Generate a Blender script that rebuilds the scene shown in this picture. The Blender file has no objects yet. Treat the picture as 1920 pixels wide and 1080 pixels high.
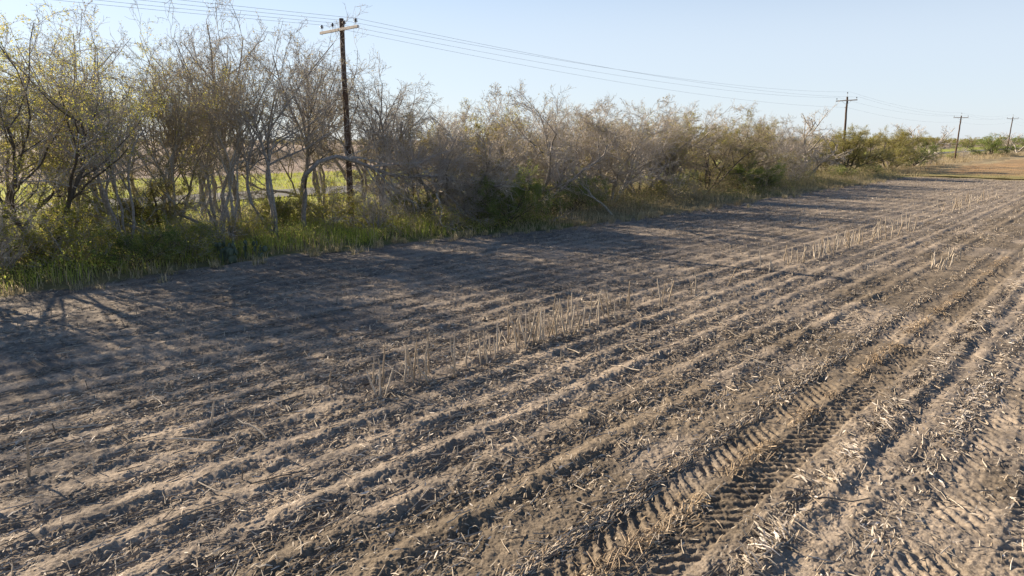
import bpy, math, random
import numpy as np
from mathutils import Vector, Matrix
R = math.radians
scene = bpy.context.scene
col = scene.collection
rng = np.random.default_rng(7)
random.seed(7)

# ------------------------------------------------------------------ camera, sky, sun, exposure
CAM_H = 4.6
cam_d = bpy.data.cameras.new('camera'); cam = bpy.data.objects.new('camera', cam_d); col.objects.link(cam)
cam.location = (0, 0, CAM_H)
cam.rotation_euler = (R(90 - 12.25), 0, R(42.7))
cam_d.sensor_width = 36; cam_d.lens = 24.0; cam_d.clip_start = .1; cam_d.clip_end = 9000
scene.camera = cam

SUN_EL, SUN_AZ = 23.5, 98.0          # azimuth counter-clockwise from +Y (the crop rows run along Y)
sd = Vector((-math.sin(R(SUN_AZ)) * math.cos(R(SUN_EL)), math.cos(R(SUN_AZ)) * math.cos(R(SUN_EL)), math.sin(R(SUN_EL))))
w = bpy.data.worlds.new('World'); scene.world = w; w.use_nodes = True
nt = w.node_tree; nt.nodes.clear()
sky = nt.nodes.new('ShaderNodeTexSky'); sky.sky_type = 'NISHITA'; sky.sun_disc = False
sky.sun_elevation = R(SUN_EL); sky.sun_rotation = R(-SUN_AZ); sky.altitude = 50
sky.air_density = 1.0; sky.dust_density = 0.3; sky.ozone_density = 4.0
SKY_S, EXPO = 0.060, 1.32
bg = nt.nodes.new('ShaderNodeBackground'); bg.inputs['Strength'].default_value = SKY_S
out = nt.nodes.new('ShaderNodeOutputWorld')
# pale milky air low over the horizon, fading out above 25 degrees
wtc = nt.nodes.new('ShaderNodeTexCoord'); wsep = nt.nodes.new('ShaderNodeSeparateXYZ'); nt.links.new(wtc.outputs['Generated'], wsep.inputs[0])
wmr = nt.nodes.new('ShaderNodeMapRange'); wmr.interpolation_type = 'SMOOTHSTEP'
wmr.inputs['From Min'].default_value = .10; wmr.inputs['From Max'].default_value = .36
wmr.inputs['To Min'].default_value = .72; wmr.inputs['To Max'].default_value = .0
nt.links.new(wsep.outputs['Z'], wmr.inputs['Value'])
wmx = nt.nodes.new('ShaderNodeMix'); wmx.data_type = 'RGBA'
nt.links.new(wmr.outputs[0], wmx.inputs[0]); nt.links.new(sky.outputs[0], wmx.inputs[6])
_k = 1 / (SKY_S * 2 ** EXPO)
wmx.inputs[7].default_value = (.83 * _k, .91 * _k, 1.02 * _k, 1)
nt.links.new(wmx.outputs[2], bg.inputs[0]); nt.links.new(bg.outputs[0], out.inputs[0])
sun_d = bpy.data.lights.new('sun', 'SUN'); sun_d.energy = 5.0; sun_d.angle = R(.5); sun_d.color = (1.0, .84, .63)
sun = bpy.data.objects.new('sun', sun_d); col.objects.link(sun)
sun.rotation_euler = sd.to_track_quat('Z', 'Y').to_euler()
scene.view_settings.view_transform = 'Standard'; scene.view_settings.look = 'None'
scene.view_settings.exposure = EXPO; scene.view_settings.gamma = 1
scene.cycles.max_bounces = 6; scene.cycles.diffuse_bounces = 3; scene.cycles.transmission_bounces = 3
scene.cycles.transparent_max_bounces = 4

# ------------------------------------------------------------------ helpers
def tag(o, label=None, cat=None, group=None, kind=None):
    if label: o['label'] = label
    if cat: o['category'] = cat
    if group: o['group'] = group
    if kind: o['kind'] = kind
    return o

def mesh_np(name, V, F, mat, parent=None, colors=None, smooth=False):
    """V (n,3), F (m,3|4) -> one mesh object"""
    V = np.ascontiguousarray(V, dtype=np.float32); F = np.ascontiguousarray(F, dtype=np.int32)
    me = bpy.data.meshes.new(name)
    k = F.shape[1]
    me.vertices.add(len(V)); me.vertices.foreach_set('co', V.ravel())
    me.loops.add(F.size); me.loops.foreach_set('vertex_index', F.ravel())
    me.polygons.add(len(F)); me.polygons.foreach_set('loop_start', np.arange(0, F.size, k, dtype=np.int32))
    me.polygons.foreach_set('loop_total', np.full(len(F), k, dtype=np.int32))
    me.polygons.foreach_set('use_smooth', np.full(len(F), smooth, dtype=bool))
    me.update(calc_edges=True)
    if colors is not None:
        a = me.color_attributes.new('col', 'FLOAT_COLOR', 'POINT')
        c = np.ones((len(V), 4), dtype=np.float32); c[:, :colors.shape[1]] = colors
        a.data.foreach_set('color', c.ravel())
    me.materials.append(mat)
    o = bpy.data.objects.new(name, me); col.objects.link(o)
    if parent: o.parent = parent
    return o

def empty(name, loc=(0, 0, 0), rz=0):
    o = bpy.data.objects.new(name, None); col.objects.link(o)
    o.location = loc; o.rotation_euler = (0, 0, rz); o.empty_display_size = .3
    return o

def hash2(ix, iy, s):
    h = (ix.astype(np.int64) * 374761393 + iy.astype(np.int64) * 668265263 + s * 974711) & 0xffffffff
    h = ((h ^ (h >> 13)) * 1274126177) & 0xffffffff
    h = ((h ^ (h >> 16)) * 2246822519) & 0xffffffff
    return ((h ^ (h >> 15)) & 0xffffff) / float(0xffffff)

def noise(x, y, s=0):
    """value noise in -1..1 with quintic fade"""
    ix = np.floor(x); iy = np.floor(y); fx = x - ix; fy = y - iy
    ix = ix.astype(np.int64); iy = iy.astype(np.int64)
    u = fx * fx * fx * (fx * (fx * 6 - 15) + 10); v = fy * fy * fy * (fy * (fy * 6 - 15) + 10)
    a = hash2(ix, iy, s); b = hash2(ix + 1, iy, s); c = hash2(ix, iy + 1, s); d = hash2(ix + 1, iy + 1, s)
    return ((a + (b - a) * u) + ((c + (d - c) * u) - (a + (b - a) * u)) * v) * 2 - 1

def rot_noise(x, y, sc, s):
    a = 0.7 + s
    return noise((x * math.cos(a) - y * math.sin(a)) / sc, (x * math.sin(a) + y * math.cos(a)) / sc, s)

def sstep(a, b, x):
    t = np.clip((x - a) / (b - a), 0, 1); return t * t * (3 - 2 * t)

# ------------------------------------------------------------------ the lie of the land
PITCH = .88; CREST = -5.62
def edge_x(y):                       # where the field meets the weeds
    return np.interp(y, [-40, 5, 14, 20, 27, 35, 60, 100], [-25.0, -25.2, -25.4, -24.6, -23.2, -22.3, -22.5, -23.2]) + .35 * noise(y / 2.3, y * 0 + 3, 5) + .2 * noise(y / .7, y * 0, 6)
def in_field(x, y):
    e = edge_x(y)
    return sstep(0, .6, x - e) * sstep(0, 1.0, 99.5 + .06 * (x + 24) * -1 - y + .5 * noise(x / 1.5, y * 0, 9))
TRACKS = [(-3.7, .64, 1.0), (-.75, .72, .75), (-6.25, .5, .0)]
def height(x, y, fp=None):
    """ground height; fp = footprint (m) of one sample, finer relief than that is faded"""
    if fp is None: fp = np.zeros_like(x) + .01
    def fade(l): return np.clip(1.6 - fp / l * 1.1, 0, 1)
    f = in_field(x, y)
    # furrows
    wob = .02 * noise(x * 0 + 1, y / 3.1, 11) + .025 * noise(x / .8, y / 1.1, 12) + .02 * noise(x / .3, y / .35, 121)
    ph = (x - CREST + wob) / PITCH
    u = ph - np.floor(ph)                                   # 0 on the crest; steep on +X side, flat furrow, gentle rise
    prof = 1 - sstep(.02, .28, u) + sstep(.66, .99, u) + .38 * np.exp(-((u - .47) / .085) ** 2) * (.6 + .6 * rot_noise(x, y, .7, 19))
    amp = .058 * (.85 + .7 * rot_noise(x, y, .9, 13) + .3 * rot_noise(x, y, .33, 17)) * (.42 + .58 * sstep(-15, -11, x + 1.2 * rot_noise(x, y, 2.5, 18))) * np.where(np.mod(np.floor(ph + .5), 2) == 0, 1.0, .72)
    tm = np.zeros_like(x)
    for cx, hw, dep in TRACKS[:2]: tm = np.maximum(tm, sstep(hw + .34, hw - .12, np.abs(x - cx)) * min(1, dep + .2))
    tm = np.maximum(tm, .85 * sstep(-5.45, -5.1, x) * sstep(-3.9, -4.2, x))
    z = amp * (prof - .45) * (1 - tm) * fade(.9)
    # berm beside the deep wheel track, second ridge
    z += .07 * np.exp(-((x + 2.50 + wob) / .17) ** 2) * (1 + .35 * rot_noise(x, y, .5, 14)) + .025 * np.exp(-((x + 1.8 + wob) / .15) ** 2)
    # wheel tracks with chevron lug prints
    for i, (cx, hw, dep) in enumerate(TRACKS[:2]):
        d = np.abs(x - cx + .02 * noise(x * 0, y / .9, 33))
        q = (y - .92 * d + (.11 if i else 0) * (x > cx) + .022 * noise(x / .12, y / .25, 34) + .016 * noise(x / .05, y / .06, 35) + .05 * noise(x * 0, y / 1.7, 37)) / .225
        q = np.abs(q - np.floor(q) - .5) * 2
        lug = sstep(.28, .62, q)
        brk = sstep(-.55, .1, rot_noise(x, y, .6, 21 + i) + .35 * rot_noise(x, y, .22, 25) + np.where(x > cx, .45, .0) * (1 if i == 0 else 0) - .1 * i)
        inside = np.where((x < cx) & (i == 0), sstep(hw, hw - .3, d), sstep(hw, hw - .06, d)) * sstep(.06, .14, d)
        z += dep * inside * (-.012 - (.032 + .016 * rot_noise(x, y, .2, 36)) * lug * brk * fade(.12))
    # lumps, clods, crumbs: gathered on the shady flank and in the furrow, the crust between them is smooth
    rough = sstep(.02, .12, u) * sstep(.75, .5, u) * (1 - .75 * sstep(-5.35, -5.1, x) * sstep(-3.0, -3.3, x)) * (1 - .5 * sstep(-2.6, -2.3, x))
    m = sstep(.15, .75, rough * .75 + .45 * rot_noise(x, y, .8, 8) + .2 * rot_noise(x, y, .25, 81) + .12) * (1 - .3 * tm)
    z += .014 * rot_noise(x, y, .42, 1) * fade(.42) + .012 * rot_noise(x, y, .16, 20) * fade(.16)
    n = rot_noise(x, y, .27, 15) * .65 + rot_noise(x, y, .12, 16) * .35
    z += .040 * np.maximum(0, n - .30) ** .55 * fade(.2) * m
    n = rot_noise(x, y, .10, 3) * .6 + rot_noise(x + 3, y, .06, 31) * .4
    z += .034 * np.maximum(0, n - .14) ** .55 * fade(.085) * (.6 + .6 * m)
    n = rot_noise(x, y, .045, 4) * .6 + rot_noise(x + 9, y, .027, 41) * .4
    z += .017 * np.maximum(0, n - .1) ** .55 * fade(.04) * (.7 + .4 * m)
    z += .0035 * rot_noise(x, y, .019, 5) * fade(.02)
    zo = .10 * rot_noise(x, y, 3.1, 6) + .05 * rot_noise(x, y, .8, 7)
    zo = zo * np.clip(1.5 - fp / 3, .1, 1)
    bank = .25 * sstep(0, 3, edge_x(y) - x) * sstep(60, 40, -x)         # the weeds stand on a low bank
    return z * f + (1 - f) * (zo * .6 + bank)

# ------------------------------------------------------------------ materials
def nodes(name):
    m = bpy.data.materials.new(name); m.use_nodes = True
    n = m.node_tree; b = n.nodes['Principled BSDF']; return m, n, b
def lk(n, a, b): n.links.new(a, b)
def mk_noise(n, scale, detail=4, rough=.6, vec=None):
    t = n.nodes.new('ShaderNodeTexNoise'); t.inputs['Scale'].default_value = scale
    t.inputs['Detail'].default_value = detail; t.inputs['Roughness'].default_value = rough
    if vec is None:
        tc = n.nodes.new('ShaderNodeTexCoord'); vec = tc.outputs['Object']
    lk(n, vec, t.inputs['Vector']); return t
def ramp(n, fac, stops):
    r = n.nodes.new('ShaderNodeValToRGB'); e = r.color_ramp.elements
    e[0].position, e[0].color = stops[0][0], (*stops[0][1], 1); e[1].position, e[1].color = stops[-1][0], (*stops[-1][1], 1)
    for p, c in stops[1:-1]:
        k = e.new(p); k.color = (*c, 1)
    lk(n, fac, r.inputs[0]); return r
def mix(n, fac, a, b, mode='MIX'):
    x = n.nodes.new('ShaderNodeMix'); x.data_type = 'RGBA'; x.blend_type = mode
    if isinstance(fac, (int, float)): x.inputs[0].default_value = fac
    else: lk(n, fac, x.inputs[0])
    for s, v in ((6, a), (7, b)):
        if isinstance(v, tuple): x.inputs[s].default_value = (*v, 1)
        else: lk(n, v, x.inputs[s])
    return x.outputs[2]

def mat_ground():
    m, n, b = nodes('soil_and_turf')
    at = n.nodes.new('ShaderNodeAttribute'); at.attribute_name = 'col'
    t1 = mk_noise(n, 1.1, 6, .7); t2 = mk_noise(n, 14, 5, .75); t3 = mk_noise(n, 70, 3, .7)
    r1 = ramp(n, t1.outputs[0], [(.3, (.74, .74, .74)), (.7, (1.2, 1.2, 1.2))])
    r2 = ramp(n, t2.outputs[0], [(.32, (.62, .60, .57)), (.5, (1, 1, 1)), (.72, (1.28, 1.27, 1.25))])
    r3 = ramp(n, t3.outputs[0], [(.36, (.70, .68, .65)), (.55, (1.05, 1.05, 1.05))])
    c = mix(n, 1, at.outputs['Color'], r1.outputs[0], 'MULTIPLY')
    c = mix(n, 1, c, r2.outputs[0], 'MULTIPLY'); c = mix(n, .8, c, r3.outputs[0], 'MULTIPLY')
    lk(n, c, b.inputs['Base Color']); b.inputs['Roughness'].default_value = .95
    b.inputs['Specular IOR Level'].default_value = .15
    bp = n.nodes.new('ShaderNodeBump'); bp.inputs['Strength'].default_value = .6; bp.inputs['Distance'].default_value = .012
    lk(n, t3.outputs[0], bp.inputs['Height']); lk(n, bp.outputs[0], b.inputs['Normal'])
    return m
def mat_bark(name, c1, c2, scale=9):
    m, n, b = nodes(name)
    t = mk_noise(n, scale, 6, .7); r = ramp(n, t.outputs[0], [(.35, c1), (.65, c2)])
    lk(n, r.outputs[0], b.inputs['Base Color']); b.inputs['Roughness'].default_value = .85; b.inputs['Specular IOR Level'].default_value = .2
    bp = n.nodes.new('ShaderNodeBump'); bp.inputs['Strength'].default_value = .7; bp.inputs['Distance'].default_value = .02
    lk(n, t.outputs[0], bp.inputs['Height']); lk(n, bp.outputs[0], b.inputs['Normal'])
    return m
def mat_leaf(name, cols, scale=1.7, trans=.5):
    m, n, b = nodes(name)
    geo = n.nodes.new('ShaderNodeNewGeometry')
    t = mk_noise(n, scale, 3, .6)
    ad = n.nodes.new('ShaderNodeMath'); ad.operation = 'MULTIPLY_ADD'; ad.inputs[1].default_value = .55
    lk(n, geo.outputs['Random Per Island'], ad.inputs[0])
    ad2 = n.nodes.new('ShaderNodeMath'); ad2.operation = 'MULTIPLY'; ad2.inputs[1].default_value = .5
    lk(n, t.outputs[0], ad2.inputs[0]); lk(n, ad2.outputs[0], ad.inputs[2])
    k = len(cols); r = ramp(n, ad.outputs[0], [(.12 + .7 * i / (k - 1), c) for i, c in enumerate(cols)])
    lk(n, r.outputs[0], b.inputs['Base Color']); b.inputs['Roughness'].default_value = .6; b.inputs['Specular IOR Level'].default_value = .25
    tr = n.nodes.new('ShaderNodeBsdfTranslucent'); lk(n, r.outputs[0], tr.inputs[0])
    mx = n.nodes.new('ShaderNodeMixShader'); mx.inputs[0].default_value = trans
    o = n.nodes['Material Output']; lk(n, b.outputs[0], mx.inputs[1]); lk(n, tr.outputs[0], mx.inputs[2]); lk(n, mx.outputs[0], o.inputs[0])
    return m
def mat_attr(name, rough=.8, trans=0):
    m, n, b = nodes(name)
    at = n.nodes.new('ShaderNodeAttribute'); at.attribute_name = 'col'
    t = mk_noise(n, 40, 3, .6); r = ramp(n, t.outputs[0], [(.3, (.7, .7, .7)), (.65, (1.1, 1.1, 1.1))])
    c = mix(n, 1, at.outputs['Color'], r.outputs[0], 'MULTIPLY')
    lk(n, c, b.inputs['Base Color']); b.inputs['Roughness'].default_value = rough; b.inputs['Specular IOR Level'].default_value = .25
    if trans:
        tr = n.nodes.new('ShaderNodeBsdfTranslucent'); lk(n, c, tr.inputs[0])
        mx = n.nodes.new('ShaderNodeMixShader'); mx.inputs[0].default_value = trans
        o = n.nodes['Material Output']; lk(n, b.outputs[0], mx.inputs[1]); lk(n, tr.outputs[0], mx.inputs[2]); lk(n, mx.outputs[0], o.inputs[0])
    return m
M = dict(
    ground=mat_ground(),
    bark_grey=mat_bark('grey_bark', (.17, .15, .13), (.38, .345, .305)),
    bark_pale=mat_bark('pale_bark', (.24, .215, .18), (.46, .42, .36)),
    bark_dark=mat_bark('dark_bark', (.055, .046, .038), (.14, .12, .10)),
    twig_grey=mat_bark('grey_twigs', (.28, .25, .22), (.50, .455, .40), 3),
    twig_brown=mat_bark('brown_twigs', (.26, .22, .155), (.44, .37, .27), 3),
    twig_pink=mat_bark('pinkish_grey_twigs', (.38, .335, .29), (.60, .535, .47), 3),
    leaf_yellow=mat_leaf('yellow_green_leaves', [(.20, .22, .04), (.34, .35, .07), (.48, .45, .10), (.46, .36, .12)], trans=.58),
    leaf_tan=mat_leaf('tan_green_leaves', [(.20, .18, .07), (.32, .27, .10), (.42, .33, .14)], trans=.45),
    leaf_olive=mat_leaf('olive_leaves', [(.18, .18, .05), (.28, .26, .075), (.38, .34, .11)], trans=.45),
    leaf_dark=mat_leaf('dark_green_leaves', [(.10, .15, .035), (.17, .23, .055), (.28, .32, .09)], trans=.5),
    leaf_green=mat_leaf('fresh_green_leaves', [(.16, .20, .04), (.28, .31, .06), (.42, .41, .10)], trans=.58),
    plant=mat_attr('weeds', .7, .45), straw=mat_attr('straw', .75, .12),
    wood=mat_bark('weathered_pole_wood', (.055, .034, .024), (.15, .10, .07), 14),
    arm=mat_bark('bleached_arm_wood', (.50, .43, .36), (.66, .60, .52), 8),
    armdark=mat_bark('grey_arm_wood', (.16, .14, .13), (.28, .25, .23), 8),
)
def plain(name, c, rough=.5, metal=0):
    m, n, b = nodes(name)
    t = mk_noise(n, 20, 3); r = ramp(n, t.outputs[0], [(.3, tuple(v * .8 for v in c)), (.7, tuple(v * 1.15 for v in c))])
    lk(n, r.outputs[0], b.inputs['Base Color']); b.inputs['Roughness'].default_value = rough; b.inputs['Metallic'].default_value = metal; return m
M['insulator'] = plain('glazed_porcelain', (.05, .035, .035), .25)
M['wire'] = plain('weathered_wire', (.32, .33, .37), .5, .3)
M['steel'] = plain('galvanised_steel', (.3, .3, .3), .5, .6)
M['road'] = plain('worn_asphalt', (.085, .082, .08), .95)
M['cactus'] = plain('cactus_skin', (.075, .10, .06), .6)

# ------------------------------------------------------------------ ground: one sheet, finer near the field's near end
heading = R(90 + 42.7)
def build_ground():
    fine = np.arange(-R(41.5), R(41.5), .00118)
    rest = np.linspace(R(41.5), 2 * np.pi - R(41.5), 120)
    th = np.concatenate([fine, rest[:-1]])
    r = 1 / np.linspace(1 / 5.4, 1 / 6000, 900)
    r = np.concatenate([[.02, .6, 1.5, 2.6, 3.6, 4.5], r])
    nth, nr = len(th), len(r)
    a = heading + th
    X = r[:, None] * np.cos(a)[None]; Y = r[:, None] * np.sin(a)[None]
    isf = np.concatenate([np.ones(len(fine)), np.zeros(len(rest) - 1)])
    fp = np.maximum((r * .0012)[:, None] * np.ones(nth)[None], np.gradient(r)[:, None] * .55)
    fp = np.where(isf[None] > 0, fp, (r * .04)[:, None])
    x = X.ravel(); y = Y.ravel(); fpr = fp.ravel()
    z = height(x, y, fpr)
    V = np.stack([x, y, z], 1)
    i = np.arange(nr - 1)[:, None] * nth; j = np.arange(nth)[None]; j2 = (j + 1) % nth
    F = np.stack([i + j, i + nth + j, i + nth + j2, i + j2], -1).reshape(-1, 4)
    # earth colours
    f = in_field(x, y)
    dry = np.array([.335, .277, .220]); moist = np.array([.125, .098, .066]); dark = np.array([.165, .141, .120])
    n1 = rot_noise(x, y, 2.2, 41) * .5 + rot_noise(x, y, .7, 42) * .5
    k = sstep(-.5, .5, n1)
    # furrow bottoms hold the dull trash-covered earth, crests are crusted and pale
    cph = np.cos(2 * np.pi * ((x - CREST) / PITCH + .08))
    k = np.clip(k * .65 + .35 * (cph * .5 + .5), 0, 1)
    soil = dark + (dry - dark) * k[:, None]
    wet = sstep(-7.2, -6.2, x + .35 * rot_noise(x, y, 1.5, 43)) * sstep(-2.75, -3.2, x + .12 * rot_noise(x, y, .6, 44))
    wet = wet * sstep(-.62, .18, rot_noise(x, y, 1.9, 45) + .35) * .62
    wet2 = sstep(-1.6, -.9, x + .25 * rot_noise(x, y, .9, 46)) * sstep(-.45, .35, rot_noise(x, y, 1.2, 47)) * .55
    wet = np.clip(wet + wet2, 0, 1)
    soil = soil + (moist - soil) * wet[:, None]
    g1 = np.array([.13, .14, .045]); g2 = np.array([.23, .19, .10]); g3 = np.array([.30, .33, .07]); br = np.array([.26, .20, .165])
    kk = sstep(-.4, .4, rot_noise(x, y, 4.2, 48) + .5 * rot_noise(x, y, 1.1, 49))[:, None]
    turf = g1 + (g2 - g1) * kk
    v = (sstep(-40, -46, x) * sstep(-90, -84, x))[:, None]
    turf = turf + ((g3 + (g2 - g3) * kk * .6) - turf) * v
    far = sstep(-86, -92, x + 2 * rot_noise(x, y, 9, 50))[:, None]
    turf = turf + (br * (.8 + .4 * kk) - turf) * far
    right = (sstep(99, 104, y) * sstep(-60, -45, x))[:, None]
    tanc = np.array([.30, .235, .145])
    turf = turf + (tanc * (.85 + .3 * kk) - turf) * right * .85
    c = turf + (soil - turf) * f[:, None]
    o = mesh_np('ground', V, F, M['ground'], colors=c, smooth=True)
    tag(o, kind='structure')
    return o
build_ground()

def sheet(name, xs, ys, zf, cf, mat):
    X, Y = np.meshgrid(xs, ys, indexing='ij'); x = X.ravel(); y = Y.ravel()
    V = np.stack([x, y, zf(x, y)], 1); nx, ny = X.shape
    i = np.arange(nx - 1)[:, None] * ny; j = np.arange(ny - 1)[None]
    F = np.stack([i + j, i + ny + j, i + ny + j + 1, i + j + 1], -1).reshape(-1, 4)
    o = mesh_np(name, V, F, mat, colors=cf(x, y), smooth=True); tag(o, kind='structure'); return o
sheet('road', np.linspace(-57.5, -50, 6), np.concatenate([np.linspace(-60, 300, 90), np.linspace(320, 1500, 30)]),
      lambda x, y: .22 + .03 * (1 - ((x + 53.75) / 3.75) ** 2), lambda x, y: np.ones((len(x), 3)) * .2, M['road'])
def mead_col(x, y):
    k = sstep(-.5, .5, rot_noise(x, y, 5, 61) + .5 * rot_noise(x, y, 1.4, 62))[:, None]
    c = np.array([.36, .235, .125]) + (np.array([.28, .20, .115]) - np.array([.36, .235, .125])) * k
    e = sstep(118, 106, y + 3 * rot_noise(x, y, 6, 63))[:, None]
    c = c + (np.array([.27, .235, .10]) - c) * e
    e = sstep(-22, -27, x + 2 * rot_noise(x, y, 5, 64))[:, None]
    return c + (np.array([.36, .31, .19]) - c) * e
_mx = np.concatenate([np.linspace(-29, 20, 120), np.linspace(22, 120, 40)]); _my = np.linspace(100.6, 250, 260)
sheet('meadow', _mx, _my, lambda x, y: .11 + .05 * rot_noise(x, y, 3.1, 6) + .04 * rot_noise(x, y, .9, 66), mead_col, M['ground'])

# ------------------------------------------------------------------ tubes and trees
def tubes(P, Rad, S):
    """P (n,K,3) polylines, Rad (n,K) radii -> V,F"""
    n, K, _ = P.shape
    D = np.gradient(P, axis=1); D /= np.linalg.norm(D, axis=2, keepdims=True) + 1e-9
    up = np.where(np.abs(D[..., 2:3]) > .9, np.array([1., 0, 0]), np.array([0, 0, 1.]))
    A = np.cross(D, up); A /= np.linalg.norm(A, axis=2, keepdims=True) + 1e-9
    B = np.cross(D, A)
    ang = np.arange(S) * 2 * np.pi / S
    V = P[:, :, None] + Rad[:, :, None, None] * (np.cos(ang)[None, None, :, None] * A[:, :, None] + np.sin(ang)[None, None, :, None] * B[:, :, None])
    V = V.reshape(-1, 3)
    b = (np.arange(n)[:, None, None] * K + np.arange(K - 1)[None, :, None]) * S
    s = np.arange(S)[None, None]; s2 = (s + 1) % S
    F = np.stack([b + s, b + s2, b + S + s2, b + S + s], -1).reshape(-1, 4)
    return V, F
def join(parts):
    Vs, Fs, o = [], [], 0
    for V, F in parts:
        Vs.append(V); Fs.append(F + o); o += len(V)
    return np.vstack(Vs), np.vstack(Fs)

def unit(a): return a / (np.linalg.norm(a, axis=-1, keepdims=True) + 1e-9)

def grow(start, d0, L, K, wander, up, g):
    """polylines from start pts, dirs, lengths"""
    n = len(start); P = np.zeros((n, K, 3)); P[:, 0] = start; d = d0.copy()
    upv = np.zeros((n, 3)); upv[:, 2] = up
    for k in range(1, K):
        d = unit(d + g.normal(0, wander, (n, 3)) + upv / K)
        P[:, k] = P[:, k - 1] + d * (L / (K - 1))[:, None]
    return P

def tree_skeleton(seed, H=9, stems=3, lean=.25, r0=.12, levels=((6, .5, .55), (7, .5, .5), (7, .45, .5), (4, .5, .5)),
                  wander=.12, up=(.25, .35, .3, .2, .1), trunk_frac=.5, stem_dirs=None, start_t=.25, stem_len=None, Ks=(10, 7, 6, 4, 3)):
    g = np.random.default_rng(seed)
    if stem_dirs is None:
        az = g.uniform(0, 2 * np.pi) + np.arange(stems) * 2 * np.pi / stems + g.normal(0, .3, stems)
        tl = np.abs(g.normal(lean, lean * .4, stems))
        d = unit(np.stack([np.cos(az) * tl, np.sin(az) * tl, np.ones(stems)], 1))
    else: d = unit(np.array(stem_dirs, float))
    n = len(d)
    L = H * (stem_len if stem_len is not None else .72) * g.uniform(.85, 1.08, n)
    base = np.stack([g.normal(0, .12, n), g.normal(0, .12, n), np.full(n, -.15)], 1)
    P = grow(base, d, L, Ks[0], wander * 1.25, up[0] * 1.3, g)
    rad0 = r0 * g.uniform(.7, 1.1, n)
    Rd = rad0[:, None] * np.linspace(1, .28, Ks[0])[None] ** 1
    Rd[:, 0] *= 1.3
    out = [(P, Rd)]
    for li, (cnt, lf, ang) in enumerate(levels):
        n = len(P) * cnt; pi = np.repeat(np.arange(len(P)), cnt)
        t0 = start_t if li == 0 else .12
        t = t0 + (1 - t0) * (np.tile(np.arange(cnt), len(P)) + g.uniform(0, 1, n)) / cnt
        t = np.clip(t, 0, .999); K = P.shape[1]; f = t * (K - 1); k = f.astype(int); fr = (f - k)[:, None]
        s = P[pi, k] * (1 - fr) + P[pi, np.minimum(k + 1, K - 1)] * fr
        pd = unit(P[pi, np.minimum(k + 1, K - 1)] - P[pi, k])
        rp = Rd[pi, k] * (1 - fr[:, 0]) + Rd[pi, np.minimum(k + 1, K - 1)] * fr[:, 0]
        rv = g.normal(0, 1, (n, 3)); rv = unit(rv - (rv * pd).sum(1, keepdims=True) * pd)
        a = g.normal(ang * 1.45, .18, n)[:, None]
        nd = unit(pd * np.cos(a) + rv * np.sin(a)); 
        pl = np.linalg.norm(P[:, -1] - P[:, 0], axis=1)[pi]
        Lc = pl * lf * g.uniform(.55, 1.25, n) * (1.1 - .45 * t)
        K2 = Ks[min(li + 1, len(Ks) - 1)]
        P2 = grow(s, nd, Lc, K2, wander * (1 + .3 * li) * (.55 if li == len(levels) - 1 else 1), up[min(li + 1, len(up) - 1)], g)
        rc = np.minimum(rp * .68, r0 * .54 ** (li + .6)) * g.uniform(.75, 1.15, n)
        rc = np.maximum(rc, .0068)
        Rd2 = rc[:, None] * np.linspace(1, .4, K2)[None]
        out.append((P2, np.maximum(Rd2, .0042))); P, Rd = P2, Rd2
    return out, g

def leaves_at(g, pts, size, spread, flat=1.0):
    n = len(pts)
    c = pts + g.normal(0, spread, (n, 3))
    a = unit(g.normal(0, 1, (n, 3))); b = unit(np.cross(a, g.normal(0, 1, (n, 3))))
    s = size * g.uniform(.6, 1.4, n)[:, None]
    V = np.stack([c - a * s * .5, c + b * s * .32, c + a * s * .5, c - b * s * .32], 1).reshape(-1, 3)
    return V, np.arange(4 * n).reshape(-1, 4)

def sample_pts(g, segs, n, tmin=.2):
    P, _ = segs; i = g.integers(0, len(P), n); K = P.shape[1]; f = g.uniform(tmin, 1, n) * (K - 1) * .999; k = f.astype(int); fr = (f - k)[:, None]
    return P[i, k] * (1 - fr) + P[i, np.minimum(k + 1, K - 1)] * fr

PROTO = {}
def make_tree(key, kind, seed, bark, twig, leaf=None, nleaf=0, lsize=.06, lspread=.05, leafbias=None, trunk_levels=1, twigscale=1.0, **kw):
    sk, g = tree_skeleton(seed, **kw)
    Hreal = float(np.percentile(sk[-1][0][..., 2], 99.3)); H = kw.get('H', 9)
    k = H / Hreal
    sk = [(P * k, Rr) for P, Rr in sk]
    S = [7, 6, 4, 3, 3, 3]
    trunk = [tubes(P, Rr, S[i]) for i, (P, Rr) in enumerate(sk[:trunk_levels + 1])]
    crown = [tubes(P, Rr * twigscale, S[i + trunk_levels + 1]) for i, (P, Rr) in enumerate(sk[trunk_levels + 1:])]
    res = {}
    res['trunk'] = join(trunk); res['crown'] = join(crown)
    if leaf:
        pts = sample_pts(g, sk[-1], nleaf * 2, .3)
        if leafbias: 
            keep = leafbias(pts, H, g); pts = pts[keep][:nleaf]
        else: pts = pts[:nleaf]
        res['foliage'] = leaves_at(g, pts, lsize, lspread)
    mats = dict(trunk=M[bark], crown=M[twig], foliage=M[leaf] if leaf else None)
    PROTO[key] = dict(kind=kind, res=res, mats=mats, H=H, me={})
    return PROTO[key]

def place(key, x, y, h, rz=0., wx=1.0, label=None, cat='tree', group=None, name=None, z=None, tilt=(0, 0)):
    p = PROTO[key]; s = h / p['H']
    root = empty(name or p['kind'], (x, y, float(height(np.array([x]), np.array([y]))[0]) - .03 if z is None else z), rz)
    root.rotation_euler = (tilt[0], tilt[1], rz); root.scale = (s * wx, s * wx, s)
    tag(root, label, cat, group)
    for part, vf in p['res'].items():
        if part not in p['me']:
            o = mesh_np(part, vf[0], vf[1], p['mats'][part], parent=root, smooth=(part != 'foliage'))
            p['me'][part] = o.data
        else:
            o = bpy.data.objects.new(part, p['me'][part]); col.objects.link(o); o.parent = root
    return root

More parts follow.
